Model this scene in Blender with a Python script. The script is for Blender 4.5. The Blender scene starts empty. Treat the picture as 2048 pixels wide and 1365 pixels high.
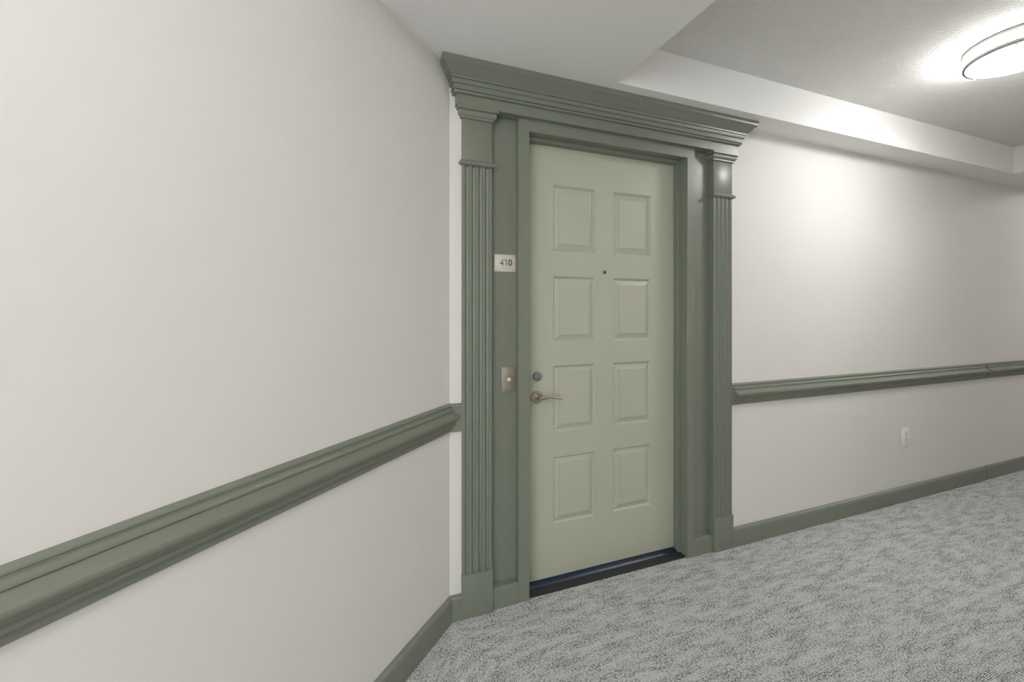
import bpy, bmesh, math
from mathutils import Vector, Matrix
R = math.radians
scene = bpy.context.scene
COL = scene.collection

# ------------------------------------------------------------------ camera, world, exposure
cam_d = bpy.data.cameras.new('camera'); cam = bpy.data.objects.new('camera', cam_d); COL.objects.link(cam)
cam_d.sensor_width = 36.0
cam_d.lens = 857.01 / 2048 * 36.0
cam_d.shift_y = -(682.5 - 625.214) / 2048
cam_d.clip_start = 0.02
cam.location = (-0.7769, -1.78205, 1.307)
cam.rotation_euler = (R(90), 0, R(68.78826 - 90))
scene.camera = cam
world = bpy.data.worlds.new('world'); scene.world = world; world.use_nodes = True
world.node_tree.nodes['Background'].inputs[0].default_value = (0.9, 0.93, 1.0, 1)
world.node_tree.nodes['Background'].inputs[1].default_value = 2.1        # daylight fill through the added rear window
vs = scene.view_settings
vs.view_transform = 'Standard'; vs.look = 'None'; vs.gamma = 1.0; vs.use_curve_mapping = False
vs.exposure = 2.27
LAMP = 9.3            # emission of the ceiling lights' diffusers

# ------------------------------------------------------------------ materials
def s2l(c): return tuple(((v/255)/12.92 if v/255 <= .04045 else (((v/255)+.055)/1.055)**2.4) for v in c) + (1.0,)
def mat(name, rgb, rough=.5, metal=0.0, spec=.5, bump=None, var=0.0):
    m = bpy.data.materials.new(name); m.use_nodes = True
    nt = m.node_tree; b = nt.nodes['Principled BSDF']
    b.inputs['Base Color'].default_value = s2l(rgb); b.inputs['Roughness'].default_value = rough
    b.inputs['Metallic'].default_value = metal; b.inputs['Specular IOR Level'].default_value = spec
    tc = nt.nodes.new('ShaderNodeTexCoord')
    if bump:
        prev = None
        for scale, strength, dist, stretch in bump:
            mp = nt.nodes.new('ShaderNodeMapping'); mp.inputs['Scale'].default_value = stretch
            nt.links.new(tc.outputs['Object'], mp.inputs[0])
            n = nt.nodes.new('ShaderNodeTexNoise'); n.inputs['Scale'].default_value = scale
            n.inputs['Detail'].default_value = 3
            nt.links.new(mp.outputs[0], n.inputs['Vector'])
            bp = nt.nodes.new('ShaderNodeBump'); bp.inputs['Strength'].default_value = strength
            bp.inputs['Distance'].default_value = dist
            nt.links.new(n.outputs[0], bp.inputs['Height'])
            if prev: nt.links.new(prev.outputs[0], bp.inputs['Normal'])
            prev = bp
        nt.links.new(prev.outputs[0], b.inputs['Normal'])
    if var:
        n = nt.nodes.new('ShaderNodeTexNoise'); n.inputs['Scale'].default_value = 3.0
        nt.links.new(tc.outputs['Object'], n.inputs['Vector'])
        hs = nt.nodes.new('ShaderNodeHueSaturation'); hs.inputs['Color'].default_value = s2l(rgb)
        mr = nt.nodes.new('ShaderNodeMapRange'); mr.inputs[3].default_value = 1-var; mr.inputs[4].default_value = 1+var
        nt.links.new(n.outputs[0], mr.inputs[0]); nt.links.new(mr.outputs[0], hs.inputs['Value'])
        nt.links.new(hs.outputs[0], b.inputs['Base Color'])
    return m
ONE = (1, 1, 1)
M = {}
M['wall'] = mat('wall_paint', (224, 221, 216), .62, spec=.3, bump=[(2.2, .25, .01, ONE), (240, .05, .002, ONE)], var=.012)
M['white'] = mat('ceiling_paint', (241, 240, 237), .8, spec=.25, bump=[(180, .04, .002, ONE)])
M['popcorn'] = mat('sprayed_ceiling', (238, 237, 234), .9, spec=.2, bump=[(140, 1.0, .008, ONE), (300, .6, .003, ONE)])
M['trim'] = mat('sage_trim_paint', (122, 127, 113), .33, bump=[(150, .06, .002, ONE), (9, .08, .002, ONE)], var=.02)
M['door'] = mat('pale_sage_door_paint', (179, 181, 160), .40, bump=[(420, .05, .001, ONE)], var=.01)
M['steel'] = mat('brushed_nickel', (186, 176, 162), .30, 1.0, bump=[(300, .08, .001, (1, 1, 14))])
M['plate'] = mat('brushed_steel_plate', (178, 170, 158), .42, .85, bump=[(260, .10, .001, (.05, 1, 1))])
M['chrome'] = mat('satin_chrome', (170, 172, 176), .28, 1.0)
M['sign'] = mat('etched_sign_plate', (214, 208, 198), .45, .25, bump=[(500, .05, .001, ONE)])
M['black'] = mat('black_lettering', (26, 25, 24), .4)
M['ivory'] = mat('bell_button_ivory', (232, 222, 168), .3)
M['plastic'] = mat('white_plastic', (238, 237, 232), .35)
M['slot'] = mat('dark_slot', (40, 38, 36), .6)
M['rubber'] = mat('black_threshold_metal', (50, 50, 54), .42, .3, bump=[(60, .2, .002, ONE)], var=.15)
M['navy'] = mat('saddle_blue_sheen', (26, 40, 64), .33, .1, bump=[(60, .2, .002, ONE)], var=.15)  # bluish reflection on the saddle, put into its base colour
M['ring'] = mat('fixture_ring_metal', (128, 126, 122), .4, .7)
m = bpy.data.materials.new('lit_diffuser'); m.use_nodes = True
b = m.node_tree.nodes['Principled BSDF']; b.inputs['Base Color'].default_value = (.9, .9, .88, 1)
b.inputs['Emission Color'].default_value = (1.0, .995, .988, 1); b.inputs['Emission Strength'].default_value = LAMP
M['lamp'] = m

m = bpy.data.materials.new('fill_window_glass'); m.use_nodes = True
nt = m.node_tree; tr = nt.nodes.new('ShaderNodeBsdfTransparent'); gl = nt.nodes.new('ShaderNodeBsdfGlossy'); mx = nt.nodes.new('ShaderNodeMixShader')
gl.inputs['Roughness'].default_value = .02; mx.inputs[0].default_value = .07
nt.links.new(tr.outputs[0], mx.inputs[1]); nt.links.new(gl.outputs[0], mx.inputs[2]); nt.links.new(mx.outputs[0], nt.nodes['Material Output'].inputs[0])
M['glass'] = m

def carpet():
    m = bpy.data.materials.new('ribbed_grey_carpet'); m.use_nodes = True
    nt = m.node_tree; N = nt.nodes; L = nt.links; b = N['Principled BSDF']
    b.inputs['Roughness'].default_value = .95; b.inputs['Specular IOR Level'].default_value = .1
    tc = N.new('ShaderNodeTexCoord')
    sx = N.new('ShaderNodeSeparateXYZ'); L.new(tc.outputs['Object'], sx.inputs[0])
    def math_(op, a, bb=None):
        n = N.new('ShaderNodeMath'); n.operation = op
        for i, v in enumerate((a, bb)):
            if v is None: continue
            if isinstance(v, (int, float)): n.inputs[i].default_value = v
            else: L.new(v, n.inputs[i])
        return n.outputs[0]
    def noise(scale, stretch, detail=2, rough=.5):
        mp = N.new('ShaderNodeMapping'); mp.inputs['Scale'].default_value = stretch
        L.new(tc.outputs['Object'], mp.inputs[0])
        n = N.new('ShaderNodeTexNoise'); n.inputs['Scale'].default_value = scale
        n.inputs['Detail'].default_value = detail; n.inputs['Roughness'].default_value = rough
        L.new(mp.outputs[0], n.inputs['Vector']); return n.outputs[0]
    wob = noise(60, (1, 1, 1), 1)
    y = math_('ADD', sx.outputs['Y'], math_('MULTIPLY', wob, .0010))
    wave = math_('SINE', math_('MULTIPLY', y, 2*math.pi/.0056))          # ribs
    wave01 = math_('MULTIPLY_ADD', wave, .5); wave01.node.inputs[2].default_value = .5
    blotch = noise(21, (.36, 1.35, 1), 7, .80)
    mr = N.new('ShaderNodeMapRange'); mr.inputs[1].default_value = .42; mr.inputs[2].default_value = .615
    L.new(blotch, mr.inputs[0]); bl = mr.outputs[0]
    fleck = noise(210, (.55, 1, 1), 2, .7)
    mr2 = N.new('ShaderNodeMapRange'); mr2.inputs[1].default_value = .36; mr2.inputs[2].default_value = .64
    L.new(fleck, mr2.inputs[0]); fl = mr2.outputs[0]
    # share of dark yarn: grooves between the ribs, blotches, flecks
    groove = math_('SUBTRACT', 1.0, wave01)
    d1 = math_('MULTIPLY', math_('MULTIPLY', groove, .66), math_('SUBTRACT', 1.0, math_('MULTIPLY', bl, .4)))
    d2 = math_('MULTIPLY', bl, math_('MULTIPLY_ADD', fl, .66)); d2.node.inputs[1].links[0].from_node.inputs[2].default_value = .18
    d3 = math_('MULTIPLY', fl, .5)
    dark = math_('ADD', math_('ADD', d1, d2), math_('SUBTRACT', d3, .34))
    cr = N.new('ShaderNodeValToRGB'); e = cr.color_ramp.elements
    e[0].position = .02; e[0].color = s2l((231, 232, 230))
    e[1].position = 1.0; e[1].color = s2l((84, 84, 84))
    mid = cr.color_ramp.elements.new(.45); mid.color = s2l((179, 180, 179))
    L.new(dark, cr.inputs[0]); L.new(cr.outputs[0], b.inputs['Base Color'])
    h = math_('ADD', wave01, math_('MULTIPLY', fl, .8))
    bp = N.new('ShaderNodeBump'); bp.inputs['Strength'].default_value = .55; bp.inputs['Distance'].default_value = .002
    L.new(h, bp.inputs['Height']); L.new(bp.outputs[0], b.inputs['Normal'])
    return m
M['carpet'] = carpet()

# ------------------------------------------------------------------ helpers
def tag(o, label=None, cat=None, group=None, kind=None):
    if label: o['label'] = label
    if cat: o['category'] = cat
    if group: o['group'] = group
    if kind: o['kind'] = kind
    return o
def empty(name, loc=(0, 0, 0), rz=0):
    o = bpy.data.objects.new(name, None); COL.objects.link(o); o.location = loc; o.rotation_euler = (0, 0, rz)
    o.empty_display_size = .05; return o
def link(name, bm, material, parent=None, smooth=30):
    """link a bmesh given in WORLD coordinates as one mesh object (parents carry translation/rotation)"""
    bmesh.ops.recalc_face_normals(bm, faces=bm.faces[:])
    me = bpy.data.meshes.new(name); bm.to_mesh(me); bm.free()
    if smooth:
        me.shade_smooth(); me.set_sharp_from_angle(angle=R(smooth))
    me.materials.append(M[material])
    o = bpy.data.objects.new(name, me); COL.objects.link(o)
    if parent:
        o.parent = parent
        p = parent; chain = []
        while p: chain.append(p); p = p.parent
        w = Matrix.Identity(4)
        for q in reversed(chain):
            w = w @ (Matrix.Translation(q.location) @ q.rotation_euler.to_matrix().to_4x4())
        me.transform(w.inverted())
    return o
def box_bm(x0, x1, y0, y1, z0, z1, bevel=0.0, segs=2):
    bm = bmesh.new()
    bmesh.ops.create_cube(bm, size=1.0)
    bmesh.ops.scale(bm, vec=(x1-x0, y1-y0, z1-z0), verts=bm.verts)
    bmesh.ops.translate(bm, vec=((x0+x1)/2, (y0+y1)/2, (z0+z1)/2), verts=bm.verts)
    if bevel:
        bmesh.ops.bevel(bm, geom=bm.edges[:], offset=bevel, segments=segs, affect='EDGES', profile=.5)
    return bm
def box(name, x0, x1, y0, y1, z0, z1, material, parent=None, bevel=0.0):
    return link(name, box_bm(x0, x1, y0, y1, z0, z1, bevel), material, parent)
def sweep_bm(profile, origin, d, n, s0, s1, m0=0.0, m1=0.0, bm=None):
    """closed profile [(p, z)] swept along d from s0 to s1; p goes along n; ends slide by m*p (mitres)"""
    bm = bm or bmesh.new(); rings = []
    o = Vector(origin); d = Vector(d); n = Vector(n)
    for s, mm in ((s0, m0), (s1, m1)):
        rings.append([bm.verts.new(o + d*(s + mm*p) + n*p + Vector((0, 0, z))) for p, z in profile])
    k = len(profile)
    for i in range(k):
        bm.faces.new((rings[0][i], rings[0][(i+1) % k], rings[1][(i+1) % k], rings[1][i]))
    bm.faces.new(rings[0]); bm.faces.new(rings[1][::-1])
    return bm
def path_sweep_bm(profile, pts, closed=False):
    """open polyline in plan [(x,y)], profile p measured to the left-hand normal given per vertex with mitres"""
    bm = bmesh.new(); rings = []; k = len(profile)
    P = [Vector((x, y, 0)) for x, y in pts]
    for i, v in enumerate(P):
        ds = []
        if i > 0: ds.append((v - P[i-1]).normalized())
        if i < len(P)-1: ds.append((P[i+1] - v).normalized())
        ns = [Vector((q.y, -q.x, 0)) for q in ds]
        if len(ns) == 2:
            nn = (ns[0] + ns[1]).normalized(); nn = nn / nn.dot(ns[0])
        else: nn = ns[0]
        rings.append([bm.verts.new(v + nn*p + Vector((0, 0, z))) for p, z in profile])
    for a, c in zip(rings[:-1], rings[1:]):
        for i in range(k):
            bm.faces.new((a[i], a[(i+1) % k], c[(i+1) % k], c[i]))
    bm.faces.new(rings[0]); bm.faces.new(rings[-1][::-1])
    return bm
def lathe_bm(profile, centre, axis='Z', segs=48, closed=False):
    """profile [(r, h)] revolved about an axis through centre"""
    bm = bmesh.new(); rings = []
    for r, h in profile:
        ring = []
        for i in range(segs):
            a = 2*math.pi*i/segs
            c, s = r*math.cos(a), r*math.sin(a)
            v = {'Z': (c, s, h), 'Y': (c, -h, s)}[axis]      # 'Y': h towards the corridor (-Y)
            ring.append(bm.verts.new(Vector(centre) + Vector(v)))
        rings.append(ring)
    for a, c in zip(rings[:-1], rings[1:]):
        for i in range(segs):
            bm.faces.new((a[i], a[(i+1) % segs], c[(i+1) % segs], c[i]))
    if closed:
        a, c = rings[-1], rings[0]
        for i in range(segs):
            bm.faces.new((a[i], a[(i+1) % segs], c[(i+1) % segs], c[i]))
    else:
        bm.faces.new(rings[0]); bm.faces.new(rings[-1][::-1])
    return bm
def prism_bm(poly, z0, z1):
    bm = bmesh.new()
    a = [bm.verts.new((x, y, z0)) for x, y in poly]; c = [bm.verts.new((x, y, z1)) for x, y in poly]
    k = len(poly)
    for i in range(k): bm.faces.new((a[i], a[(i+1) % k], c[(i+1) % k], c[i]))
    bm.faces.new(a[::-1]); bm.faces.new(c)
    return bm

# ------------------------------------------------------------------ the place
YW = .008                                   # drywall face of the door wall
SQ = math.sqrt(.5)
T = Vector((SQ, SQ, 0)); NL = Vector((SQ, -SQ, 0))      # along the angled left wall / out of it
CX = YW - .374                              # x of the inside corner
CORNER = Vector((CX, YW, 0))
ZS, ZT = 2.345, 2.543                       # soffit and tray ceiling
WID = 1.61                                  # corridor width
tan225 = math.tan(R(22.5))
INNER = CORNER + Vector((WID*tan225, -WID, 0))          # inner corner of the bend
XE = 8.6; SE = 5.0                          # ends of the two corridor arms
XJ = 3.875                                  # drywall joint
FARL = CORNER - T*SE; FARI = INNER - T*(SE - WID*tan225)

# floors: one carpet per arm, ribs along the arm, mitred at the bend
def floor(name, pts, rz, label):
    e = bpy.data.objects.new('x', None); bpy.data.objects.remove(e)
    bm = bmesh.new(); rot = Matrix.Rotation(-rz, 4, 'Z')
    top = [bm.verts.new(rot @ (Vector((x, y, 0)) - CORNER)) for x, y in pts]
    bot = [bm.verts.new(v.co - Vector((0, 0, .05))) for v in top]
    bm.faces.new(top); bm.faces.new(bot[::-1])
    for i in range(len(top)): bm.faces.new((top[i], bot[i], bot[(i+1) % len(top)], top[(i+1) % len(top)]))
    bmesh.ops.recalc_face_normals(bm, faces=bm.faces[:])
    me = bpy.data.meshes.new(name); bm.to_mesh(me); bm.free(); me.materials.append(M['carpet'])
    o = bpy.data.objects.new(name, me); COL.objects.link(o); o.location = CORNER; o.rotation_euler = (0, 0, rz)
    return tag(o, label, 'carpet', kind='structure')
floor('floor', [(CX, YW), (INNER.x, INNER.y), (XE, INNER.y), (XE, .2), (CX, .2)], 0, 'grey ribbed carpet running along the wall with the green door')
floor('floor', [(CX, YW), (FARL.x, FARL.y), (FARI.x, FARI.y), (INNER.x, INNER.y)], R(45), 'grey ribbed carpet strip running along the angled left wall')

# walls
def wall(name, poly, z1, label):
    o = link(name, prism_bm(poly, 0, z1), 'wall', None, 0)
    return tag(o, label, 'wall', kind='structure')
TH = .14
a = CORNER; o_ = CORNER - NL*TH
wall('wall_left', [(a.x, a.y), (FARL.x, FARL.y), (FARL.x-NL.x*TH, FARL.y-NL.y*TH), (a.x - .06 , a.y + TH)], 2.6, 'plain off-white wall angled towards the camera, left of the door')
bm = bmesh.new()
for x0, x1, z0, z1 in ((CX, -.25, 0, 2.6), (1.16, XJ, 0, 2.6), (-.25, 1.16, 2.25, 2.6)):
    b2 = box_bm(x0, x1, YW, YW+TH, z0, z1)
    me = bpy.data.meshes.new('t'); b2.to_mesh(me); b2.free(); bm.from_mesh(me); bpy.data.meshes.remove(me)
tag(link('wall_front', bm, 'wall', None, 0), 'off-white wall holding the green door and its surround', 'wall', kind='structure')
wall('wall_right', [(XJ, YW+.003), (XE, YW+.003), (XE, YW+TH), (XJ, YW+TH)], 2.6, 'off-white wall section beyond the vertical joint at the far right')
wall('wall_rear', [(INNER.x, INNER.y), (XE, INNER.y), (XE, INNER.y-TH), (INNER.x+.06, INNER.y-TH)], 2.6, 'off-white corridor wall facing the green door')
wall('wall_inner', [(INNER.x, INNER.y), (FARI.x, FARI.y), (FARI.x+NL.x*TH, FARI.y+NL.y*TH), (INNER.x+.05, INNER.y-TH)], 2.6, 'off-white corridor wall facing the angled left wall')
wall('wall_end', [(XE, .15), (XE+TH, .15), (XE+TH, INNER.y-TH), (XE, INNER.y-TH)], 2.6, 'off-white wall closing the corridor to the right')
# end wall behind the camera, with an unseen window added as fill light
def LP(s, p): v = CORNER - T*s + NL*p; return (v.x, v.y)
WP0, WP1, WZ0, WZ1 = .10, WID-.10, .12, 2.30
bm = bmesh.new()
for p0, p1, z0, z1 in ((-TH, WP0, 0, 2.6), (WP1, WID+TH, 0, 2.6), (WP0, WP1, 0, WZ0), (WP0, WP1, WZ1, 2.6)):
    b2 = prism_bm([LP(SE, p0), LP(SE, p1), LP(SE+TH, p1), LP(SE+TH, p0)], z0, z1)
    me = bpy.data.meshes.new('t'); b2.to_mesh(me); b2.free(); bm.from_mesh(me); bpy.data.meshes.remove(me)
tag(link('wall_behind', bm, 'wall', None, 0), 'off-white wall closing the corridor behind the camera', 'wall', kind='structure')
wx, wy = LP(SE+.05, WID/2)
win = tag(empty('fill_window_1', (wx, wy, WZ0)), 'tall unseen window added as fill light at the corridor end behind the camera', 'window', kind='structure')
def wpart(name, p0, p1, z0, z1, s0, s1, m_):
    return link(name, prism_bm([LP(s0, p0), LP(s0, p1), LP(s1, p1), LP(s1, p0)], z0, z1), m_, win, 0)
FW = .05
for p0, p1 in ((WP0, WP0+FW), (WP1-FW, WP1), (WID/2-FW/2, WID/2+FW/2)): wpart('fill_window_frame', p0, p1, WZ0, WZ1, SE+.03, SE+.09, 'plastic')
for z0, z1 in ((WZ0, WZ0+FW), (WZ1-FW, WZ1)): wpart('fill_window_rail', WP0+FW, WP1-FW, z0, z1, SE+.032, SE+.088, 'plastic')
for p0, p1 in ((WP0+FW, WID/2-FW/2), (WID/2+FW/2, WP1-FW)): wpart('fill_window_pane', p0, p1, WZ0+FW, WZ1-FW, SE+.057, SE+.061, 'glass')
pd = bpy.data.lights.new('fill_window_portal', 'AREA'); pd.shape = 'RECTANGLE'; pd.size = WP1-WP0; pd.size_y = WZ1-WZ0; pd.cycles.is_portal = True
po = bpy.data.objects.new('fill_window_portal', pd); COL.objects.link(po)
wx, wy = LP(SE+.12, WID/2); po.location = (wx, wy, (WZ0+WZ1)/2)
po.rotation_euler = T.to_track_quat('-Z', 'Z').to_euler()

# ceiling: flat soffit with a raised tray in each arm
TX0, TX1, TY0, TY1 = .369, 3.882, -.152, -1.452
ceil = tag(empty('ceiling', (0, 0, ZS)), 'white dropped soffit around a raised rectangular ceiling tray', 'ceiling', kind='structure')
def quad_slab(name, pts, z0, z1, material, parent):
    return link(name, prism_bm(pts, z0, z1), material, parent, 0)
SZ = ZT + .06
quad_slab('soffit', [(TX0, .2), (XE, .2), (XE, TY0), (TX0, TY0)], ZS, SZ, 'white', ceil)
quad_slab('soffit', [(TX0, TY1), (XE, TY1), (XE, INNER.y-.05), (TX0, INNER.y-.05)], ZS, SZ, 'white', ceil)
TX2, TX3 = 4.75, 8.2
for xa, xb in ((TX1, TX2), (TX3, XE)):
    quad_slab('soffit', [(xa, TY0), (xb, TY0), (xb, TY1), (xa, TY1)], ZS, SZ, 'white', ceil)
tp = quad_slab('tray_panel', [(TX2, TY0), (TX3, TY0), (TX3, TY1), (TX2, TY1)], ZT, ZT+.05, 'popcorn', ceil); tp['label'] = 'sprayed rough white tray panel'
# second arm: tray coordinates (s along -T from the corner, p along NL)
S0 = WID*tan225; S1 = S0 + 4.1
quad_slab('soffit', [(TX0, .2), (TX0, INNER.y-.05), LP(S0, WID+.05), LP(S0, -.1), (CX-.1, .2)], ZS, SZ, 'white', ceil)
quad_slab('soffit', [LP(S0, -.1), LP(S0, .152), LP(SE, .152), LP(SE, -.1)], ZS, SZ, 'white', ceil)
quad_slab('soffit', [LP(S0, WID+.05), LP(S0, 1.452), LP(SE, 1.452), LP(SE, WID+.05)], ZS, SZ, 'white', ceil)
quad_slab('soffit', [LP(S1, .152), LP(S1, 1.452), LP(SE, 1.452), LP(SE, .152)], ZS, SZ, 'white', ceil)
tp = quad_slab('tray_panel', [(TX0, TY0), (TX1, TY0), (TX1, TY1), (TX0, TY1)], ZT, ZT+.05, 'popcorn', ceil); tp['label'] = 'sprayed rough white tray panel'
tp = quad_slab('tray_panel', [LP(S0, .152), LP(S1, .152), LP(S1, 1.452), LP(S0, 1.452)], ZT, ZT+.05, 'popcorn', ceil); tp['label'] = 'sprayed rough white tray panel'

# baseboards
BASE = [(0, 0), (.018, 0), (.018, .0870), (.0155, .0885), (.0165, .0915), (.0145, .0955), (.009, .0995), (.003, .1035), (0, .1040)]
def structure(o, label, cat): return tag(o, label, cat, kind='structure')
structure(link('baseboard_left', sweep_bm(BASE, CORNER, T, NL, -SE, 0, 0, -tan225), 'trim'), 'sage green baseboard along the angled left wall', 'baseboard')
structure(link('baseboard_corner', sweep_bm(BASE, CORNER, (1, 0, 0), (0, -1, 0), 0, -.3145-CX, tan225, 0), 'trim'), 'short stub of sage green baseboard between the left corner and the door surround', 'baseboard')
structure(link('baseboard_front', sweep_bm(BASE, (0, YW, 0), (1, 0, 0), (0, -1, 0), 1.226, XJ-.003, 0, 0), 'trim'), 'sage green baseboard right of the door, up to the joint', 'baseboard')
structure(link('baseboard_right', sweep_bm(BASE, (0, YW+.003, 0), (1, 0, 0), (0, -1, 0), XJ+.009, XE, 0, 0), 'trim'), 'sage green baseboard beyond the joint at the far right', 'baseboard')
structure(link('baseboard_rear', sweep_bm(BASE, (0, INNER.y, 0), (1, 0, 0), (0, 1, 0), INNER.x, XE, 0, 0), 'trim'), 'sage green baseboard on the corridor wall facing the door', 'baseboard')

# chair rails: a plate on the wall and a projecting bumper
def rails(dz):
    plate = [(0, .800), (.012, .803), (.0135, .808), (.0115, .812), (.0115, .908), (.0135, .911), (.0125, .915), (.008, .919), (0, .922)]
    bump = [(.0112, .8185), (.0170, .8195), (.0170, .8240), (.0205, .8255), (.0250, .8275), (.0262, .8310), (.0262, .8360), (.0235, .8390),
            (.0235, .8425), (.0290, .8440), (.0290, .8530), (.0385, .8548), (.0425, .8590), (.0437, .8635), (.0425, .8680), (.0385, .8720), (.0310, .8765), (.0245, .8805),
            (.0195, .8845), (.0165, .8870), (.0195, .8900), (.0192, .8945), (.0165, .8990), (.0112, .9030)]
    return [(p, z+dz) for p, z in plate], [(p, z+dz) for p, z in bump]
def chair_rail(name, label, origin, d, n, s0, s1, m0, m1, b0=None, b1=None, dz=0.0, mb0=0, mb1=0):
    e = tag(empty(name, Vector(origin) + Vector(d)*(s0 if abs(s0) < abs(s1) else s1)), label, 'chair rail', kind='structure')
    pl, bu = rails(dz)
    link('rail_plate', sweep_bm(pl, origin, d, n, s0, s1, m0, m1), 'trim', e)
    if b0 is not None: link('bumper_rail', sweep_bm(bu, origin, d, n, b0, b1, mb0, mb1), 'trim', e)
    return e
# left bumper ends just short of the corner
chair_rail('trim_1', 'sage green bumper rail running along the angled left wall', CORNER, T, NL, -SE, 0, 0, -tan225, -SE, .005)
chair_rail('trim_2', 'short sage green rail plate between the left corner and the fluted pilaster', CORNER, (1, 0, 0), (0, -1, 0), 0, -.3145-CX, tan225, 0, dz=-.003)
chair_rail('trim_3', 'sage green bumper rail on the wall right of the door', (0, YW, 0), (1, 0, 0), (0, -1, 0), 1.2245, XJ, 0, 0, 1.238, XJ-.02, dz=-.012)
chair_rail('trim_4', 'sage green bumper rail beyond the joint at the far right', (0, YW+.003, 0), (1, 0, 0), (0, -1, 0), XJ, XE, 0, 0, XJ+.016, XE, dz=-.012)

# ------------------------------------------------------------------ door frame (pressed steel)
W_ = .914; HO = 2.128
fr = structure(empty('trim_5', (W_/2, 0, 0)), 'dark sage steel door frame around the pale green door', 'door frame')
def jamb(side):
    poly = [(-.0535, 0.0), (-.001, 0.0), (0, .001), (0, .052), (.014, .052), (.015, .053), (.015, .089), (0, .089), (0, .15), (-.0535, .15)]
    if side > 0: poly = [(W_ - x + (0 if x > -.05 else -.0045), y) for x, y in poly]
    bm = prism_bm(poly, 0, HO)
    return link('jamb', bm, 'trim', fr, 20)
jamb(-1); jamb(1)
# head: body above the opening, stop below it between the jamb stops (profiles in (-y, z) swept along x)
HB = [(0.0, HO+.001), (-.001, HO), (-.15, HO), (-.15, HO+.085), (0.0, HO+.085)]
HS = [(-.052, HO), (-.052, HO-.014), (-.053, HO-.015), (-.089, HO-.015), (-.089, HO)]
bm = sweep_bm(HB, (0, 0, 0), (1, 0, 0), (0, -1, 0), -.0535, W_+.049)
sweep_bm(HS, (0, 0, -.0002), (1, 0, 0), (0, -1, 0), .0148, W_-.0148, bm=bm)
link('head', bm, 'trim', fr, 20)

# ------------------------------------------------------------------ door leaf
YD = .090; DB = .021
door = structure(empty('door_1', (W_/2, YD, 0)), 'pale sage green eight-panel apartment door with lever handle', 'door')
cols = [(.165, .402), (.511, .748)]
rows = [(.275, .6015), (.7228, 1.047), (1.1616, 1.484), (1.607, 1.929)]
xs = [.003] + [v for c in cols for v in c] + [W_-.003]
zs = [DB] + [v for r_ in rows for v in r_] + [HO-.003]
bm = bmesh.new()
gv = {}
def gvert(x, y, z):
    k = (round(x, 5), round(y, 5), round(z, 5))
    if k not in gv: gv[k] = bm.verts.new((x, y, z))
    return gv[k]
for i in range(len(xs)-1):
    for j in range(len(zs)-1):
        if i % 2 == 1 and j % 2 == 1: continue
        bm.faces.new([gvert(xs[i], YD, zs[j]), gvert(xs[i+1], YD, zs[j]), gvert(xs[i+1], YD, zs[j+1]), gvert(xs[i], YD, zs[j+1])])
Yb = YD + .044
bx0, bx1, bz0, bz1 = xs[0], xs[-1], zs[0], zs[-1]
bm.faces.new([gvert(bx0, Yb, bz0), gvert(bx0, Yb, bz1), gvert(bx1, Yb, bz1), gvert(bx1, Yb, bz0)])
for lst in ([(bx0, z) for z in zs], [(bx1, z) for z in zs]):
    bm.faces.new([gvert(x, YD, z) for x, z in lst] + [gvert(lst[-1][0], Yb, bz1), gvert(lst[0][0], Yb, bz0)])
for z, zb in ((bz0, bz0), (bz1, bz1)):
    bm.faces.new([gvert(x, YD, z) for x in xs] + [gvert(bx1, Yb, zb), gvert(bx0, Yb, zb)])
leaf = link('door_leaf', bm, 'door', door, 0)
PR = [(0, 0), (.0008, .0030), (.0040, .0045), (.0075, .0085), (.0090, .0115), (.0115, .0118), (.0345, .0040), (.0350, .0012), (.0362, .0006)]
for z0, z1 in rows[::-1]:
    for x0, x1 in cols:
        bm = bmesh.new(); rings = []
        for q, dp in PR:
            rings.append([bm.verts.new(v) for v in ((x0+q, YD+dp, z0+q), (x1-q, YD+dp, z0+q), (x1-q, YD+dp, z1-q), (x0+q, YD+dp, z1-q))])
        for a_, c_ in zip(rings[:-1], rings[1:]):
            for i in range(4): bm.faces.new((a_[i], a_[(i+1) % 4], c_[(i+1) % 4], c_[i]))
        bm.faces.new(rings[-1])
        o = link('raised_panel', bm, 'door', door, 0)
        # the panel faces the corridor
        me = o.data
        if sum(p.normal.y * p.area for p in me.polygons) > 0: me.flip_normals()

# hardware on the door
dbolt = empty('deadbolt', (.0775, YD, .9995)); dbolt.parent = door; dbolt.location = Vector((.0775, YD, .9995)) - door.location
dbolt['label'] = 'satin chrome deadbolt cylinder'
link('cylinder_collar', lathe_bm([(.0225, 0), (.0220, .010), (.0200, .0135), (.0185, .0140)], (.0775, YD, .9995), 'Y', 40), 'chrome', dbolt)
link('lock_core', lathe_bm([(.0085, .0138), (.0085, .0152), (.0075, .0156)], (.0775, YD, 1.0045), 'Y', 24), 'chrome', dbolt)
link('keyway', lathe_bm([(.0030, .0138), (.0030, .0150)], (.0775, YD, .9895), 'Y', 16), 'slot', dbolt)
lc = Vector((.0765, YD, .9005))
lev = empty('lever_handle', (0, 0, 0)); lev.parent = door; lev.location = lc - door.location
lev['label'] = 'brushed nickel lever handle'
link('rose', lathe_bm([(.0300, 0), (.0300, .0055), (.0285, .0080), (.0250, .0090)], lc, 'Y', 48), 'steel', lev)
link('neck', lathe_bm([(.0128, .0085), (.0118, .0200), (.0115, .0440), (.0105, .0480)], lc, 'Y', 32), 'steel', lev)
bm = bmesh.new(); prev = None
NS = 22
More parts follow.
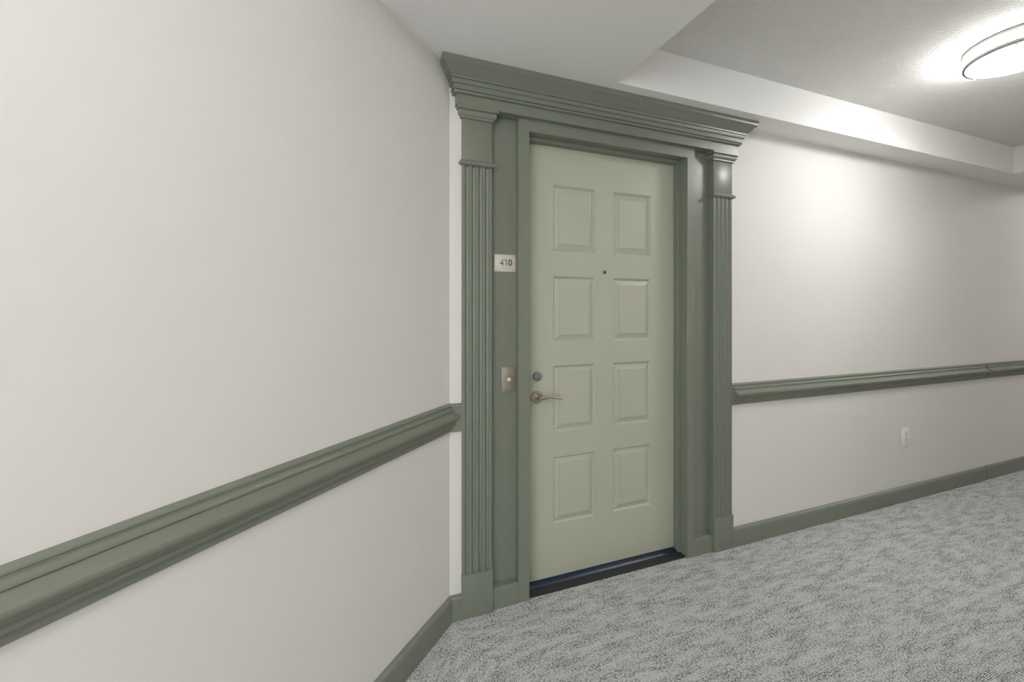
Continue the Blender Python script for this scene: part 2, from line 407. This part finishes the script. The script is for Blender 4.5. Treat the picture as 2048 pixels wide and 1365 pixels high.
for i in range(NS+1):
    t = i/NS
    x = lc.x - .011 + .128*t
    z = lc.z + .004*math.sin(t*math.pi*.9) - .010*t**2.2
    y = YD - .043 + .006*math.sin(t*math.pi)*0 + .004*t
    hz = (.0120 - .0066*min(1, t*1.9)) * (1 if t > .03 else .75); hy = .0075 - .0025*t
    if t > .97: hz *= .7; hy *= .7
    ring = [bm.verts.new((x, y + hy*math.cos(k*math.pi/6), z + hz*math.sin(k*math.pi/6))) for k in range(12)]
    if prev:
        for k in range(12): bm.faces.new((prev[k], prev[(k+1) % 12], ring[(k+1) % 12], ring[k]))
    else: bm.faces.new(ring)
    prev = ring
bm.faces.new(prev[::-1])
link('lever', bm, 'steel', lev, 50)
pc = Vector((.4562, YD, 1.5125))
pe = empty('peephole'); pe.parent = door; pe.location = pc - door.location; pe['label'] = 'chrome door viewer'
link('viewer_rim', lathe_bm([(.0105, 0), (.0100, .0035), (.0080, .0045), (.0062, .0035)], pc, 'Y', 32), 'chrome', pe)
link('viewer_lens', lathe_bm([(.0060, .0030), (.0055, .0046), (.0030, .0054)], pc, 'Y', 24), 'slot', pe)

# ------------------------------------------------------------------ threshold
th = tag(empty('door_threshold', (W_/2, .05, 0)), 'black metal threshold with painted-in blue sheen under the green door', 'threshold')
TP1 = [(-.012, 0), (-.012, .0035), (-.016, .0050), (-.056, .0085), (-.060, .0065), (-.060, 0)]
link('threshold_ramp', sweep_bm(TP1, (0, 0, 0), (1, 0, 0), (0, -1, 0), .001, W_-.001), 'rubber', th)
TP2 = [(-.060, 0), (-.060, .0065), (-.066, .0120), (-.074, .0160), (-.086, .0185), (-.120, .0185), (-.135, .0120), (-.135, 0)]
link('threshold_saddle', sweep_bm(TP2, (0, 0, 0), (1, 0, 0), (0, -1, 0), .001, W_-.001), 'navy', th)

# ------------------------------------------------------------------ classical surround
YS = -.003                                   # face of the pilaster shafts
sur = structure(empty('trim_6', (W_/2, YW, 0)), 'dark sage classical door surround with fluted pilasters and cornice', 'door surround')
YP = .034
for x0, x1, nm in ((-.1805, -.0535, 'l'), (W_+.049, 1.0935, 'r')):
    box('side_panel', x0, x1, YP, YP+.03, 0, 2.19, 'trim', sur)
    b_ = sweep_bm([(0, 0), (.0335, 0), (.0335, .0865), (.0315, .0880), (.0322, .0910), (.030, .0935), (.004, .0960), (0, .097)], (0, YP, 0), (1, 0, 0), (0, -1, 0), x0+.0004, x1-.0004)
    link('panel_base', b_, 'trim', sur)
PW = .134
def pilaster(x0):
    x1 = x0 + PW
    e = empty('pilaster'); e.parent = sur; e.location = Vector((x0+PW/2, YS, 0)) - sur.location
    # fluted shaft
    pts = [(x0, YP+.02), (x0, YS+.001), (x0+.001, YS)]
    for c in (.022, .052, .082, .112):
        for k in range(9):
            a_ = math.pi*k/8
            pts.append((x0 + c - .0098*math.cos(a_), YS + .0090*math.sin(a_)))
    pts += [(x1-.001, YS), (x1, YS+.001), (x1, YP+.02)]
    link('fluted_shaft', prism_bm(pts, .18, 1.940), 'trim', e, 28)
    box('plinth', x0-.0015, x1+.0015, YS-.0085, YP+.02, 0, .185, 'trim', e, .0012)
    box('neck_block', x0, x1, YS, YP+.02, 1.940, 2.14, 'trim', e, .001)
    def wrap(name, prof):
        poly = [(x0, YP+.015), (x0, YS), (x1, YS), (x1, YP+.015)]
        return link(name, path_sweep_bm([(-p if False else p, z) for p, z in prof], poly), 'trim', e)
    wrap('neck_band', [(-.004, 1.936), (.004, 1.9375), (.0095, 1.9400), (.0135, 1.9445), (.0140, 1.9490), (.0115, 1.9525), (.0065, 1.9565), (.0050, 1.9610), (-.004, 1.9630)])
    wrap('capital', [(-.004, 2.1345), (.0060, 2.1360), (.0085, 2.1390), (.0085, 2.1440), (.0075, 2.1455), (.0130, 2.1490), (.0165, 2.1550), (.0175, 2.1620), (.0160, 2.1675), (.0150, 2.1690), (.0215, 2.1705), (.0235, 2.1730), (.0235, 2.1812), (-.004, 2.1812)])
    return e
pilaster(-.3145); pilaster(1.0925)
# entablature: frieze boards and crown, returned at both ends (centred a little left of the opening)
ES = -.0065
ex0, ex1 = -.3145 + ES, 1.2265 + ES
def entab(name, prof):
    poly = [(ex0, YW+.002), (ex0, YS), (ex1, YS), (ex1, YW+.002)]
    return link(name, path_sweep_bm(prof, poly), 'trim', sur, 25)
entab('lower_frieze', [(-.036, 2.1815), (.0215, 2.1815), (.0225, 2.1825), (.0225, 2.2265), (-.036, 2.2265)])
entab('bead_moulding', [(-.036, 2.2262), (.0260, 2.2262), (.0325, 2.2268), (.0362, 2.2295), (.0372, 2.2330), (.0360, 2.2368), (.0335, 2.2392), (-.036, 2.2392)])
entab('upper_frieze', [(-.036, 2.2390), (.0395, 2.2390), (.0402, 2.2400), (.0402, 2.2600), (-.036, 2.2600)])
entab('cornice', [(-.036, 2.2598), (.0440, 2.2605), (.0462, 2.2620), (.0480, 2.2680), (.0492, 2.2760), (.0480, 2.2775), (.0535, 2.2785), (.0545, 2.2860), (.0565, 2.2875),
                  (.0590, 2.2890), (.0660, 2.2945), (.0725, 2.3015), (.0780, 2.3085), (.0850, 2.3150), (.0910, 2.3190), (.0920, 2.3200), (.0945, 2.3215), (.0950, 2.3235), (.0950, 2.3448), (-.036, 2.3448)])

# ------------------------------------------------------------------ apartment number, bell, outlet
sx0, sx1, sz0, sz1 = -.1575, -.0555, 1.4905, 1.5680
sg = tag(empty('apartment_number_sign', ((sx0+sx1)/2, YP, sz0)), 'pale metal plate reading 410 screwed to the panel left of the door', 'sign')
box('sign_plate', sx0, sx1, YP-.003, YP, sz0, sz1, 'sign', sg, .0006)
for x in (sx0+.008, sx1-.008):
    for z in (sz0+.007, sz1-.007):
        link('screw', lathe_bm([(.0026, 0), (.0024, .0010), (.0012, .0016)], (x, YP-.003, z), 'Y', 12), 'chrome', sg)
def stroke(name, polys, parent):
    cu = bpy.data.curves.new(name, 'CURVE'); cu.dimensions = '3D'; cu.bevel_depth = .0020; cu.bevel_resolution = 2
    cu.use_fill_caps = True
    for pl, cyc in polys:
        sp = cu.splines.new('POLY'); sp.points.add(len(pl)-1)
        for q, (x, z) in zip(sp.points, pl): q.co = (x, YP-.0036, z, 1)
        sp.use_cyclic_u = cyc
    tmp = bpy.data.objects.new('tmp', cu); COL.objects.link(tmp)
    bpy.context.view_layer.update()
    me = bpy.data.meshes.new_from_object(tmp.evaluated_get(bpy.context.evaluated_depsgraph_get()))
    bpy.data.objects.remove(tmp)
    bm = bmesh.new(); bm.from_mesh(me); bpy.data.meshes.remove(me)
    return link(name, bm, 'black', parent, 40)
DX = (sx1-sx0)/980.; DZ = (sz1-sz0)/815.
def pt(px, py): return (sx0 + (px-185)*DX, sz1 - (py-205 - (px-185)*.05)*DZ)
stroke('numeral', [([pt(575, 655), pt(437, 640), pt(560, 475), pt(556, 722)], False), ([pt(590, 650), pt(560, 648)], False)], sg)
stroke('numeral', [([pt(655, 520), pt(722, 478), pt(722, 735)], False)], sg)
o0 = []
for k in range(24):
    a_ = 2*math.pi*k/24
    cx, cz = math.cos(a_), math.sin(a_)
    o0.append(pt(908 + 66*math.copysign(abs(cx)**.75, cx), 612 + 132*math.copysign(abs(cz)**.85, cz)))
stroke('numeral', [(o0, True)], sg)

bx0, bx1, bz0, bz1 = -.1235, -.0575, .9485, 1.0595
be = tag(empty('doorbell', ((bx0+bx1)/2, YP, bz0)), 'brushed steel doorbell plate with round ivory button left of the door', 'doorbell')
box('bell_plate', bx0, bx1, YP-.0055, YP, bz0, bz1, 'plate', be, .0022)
cxb = (bx0+bx1)/2 + .001
for z in (bz0+.0155, bz1-.0145):
    link('screw', lathe_bm([(.0038, 0), (.0036, .0012), (.0020, .0020)], (cxb, YP-.0055, z), 'Y', 16), 'chrome', be)
link('button_rim', lathe_bm([(.0105, 0), (.0102, .0020), (.0088, .0026)], (cxb, YP-.0055, (bz0+bz1)/2), 'Y', 28), 'steel', be)
link('push_button', lathe_bm([(.0088, .0015), (.0086, .0045), (.0070, .0060), (.0040, .0066)], (cxb, YP-.0055, (bz0+bz1)/2), 'Y', 28), 'ivory', be)

ox0, ox1, oz0, oz1 = 2.807, 2.891, .3825, .5075
ou = tag(empty('wall_outlet', ((ox0+ox1)/2, YW, oz0)), 'white duplex electrical outlet low on the wall right of the door', 'outlet')
box('cover_plate', ox0, ox1, YW-.006, YW, oz0, oz1, 'plastic', ou, .0025)
ocx, ocz = (ox0+ox1)/2, (oz0+oz1)/2
for z in (ocz+.0195, ocz-.0195):
    rc = link('receptacle', lathe_bm([(.0170, 0), (.0166, .0012), (.0150, .0018)], (ocx, YW-.006, z), 'Y', 28), 'plastic', ou)
    for dx, h in ((-.0065, .0045), (.0065, .0038)):
        box('slot', ocx+dx-.0013, ocx+dx+.0013, YW-.0085, YW-.007, z+.003-h, z+.003+h, 'slot', rc)
    link('ground_hole', lathe_bm([(.0026, 0), (.0026, .0012)], (ocx, YW-.0072, z-.0085), 'Y', 12), 'slot', rc)
link('screw', lathe_bm([(.0028, 0), (.0026, .0010), (.0014, .0016)], (ocx, YW-.006, ocz), 'Y', 12), 'chrome', ou)

# ------------------------------------------------------------------ ceiling lights
def ceiling_light(x, y, label):
    e = tag(empty('ceiling_light', (x, y, ZT)), label, 'ceiling light', 'flush drum lights in the ceiling trays')
    c = (x, y, 0)
    link('mounting_ring', lathe_bm([(.172, ZT), (.186, ZT), (.187, ZT-.004), (.186, ZT-.013), (.180, ZT-.014), (.172, ZT-.013)], c, 'Z', 96, True), 'ring', e)
    link('diffuser', lathe_bm([(.176, ZT-.001), (.176, ZT-.060), (.174, ZT-.070), (.160, ZT-.0745), (.120, ZT-.0775), (.060, ZT-.0790), (.004, ZT-.0795)], c, 'Z', 96), 'lamp', e)
    link('lower_ring', lathe_bm([(.1775, ZT-.058), (.1850, ZT-.058), (.1860, ZT-.060), (.1860, ZT-.071), (.1845, ZT-.0735), (.1775, ZT-.0735)], c, 'Z', 96, True), 'ring', e)
    for k in range(3):
        a_ = R(195 + 120*k)
        bx_, by_ = x + .1815*math.cos(a_), y + .1815*math.sin(a_)
        link('ring_post', lathe_bm([(.0030, ZT-.008), (.0030, ZT-.074), (.0060, ZT-.0745), (.0055, ZT-.079), (.0030, ZT-.081)], (bx_, by_, 0), 'Z', 14), 'plastic', e)
    return e
ceiling_light(2.095, -.800, 'lit round drum ceiling light in the raised tray at upper right')
for s_, lb in ((S0+1.35, 'lit round drum ceiling light right above the camera'),):
    px, py = LP(s_, .930)
    ceiling_light(px, py, lb)
ceiling_light(5.6, -.800, 'added unseen drum ceiling light in the tray farther down the corridor to the right')  # out of view, added to brighten the far right wall
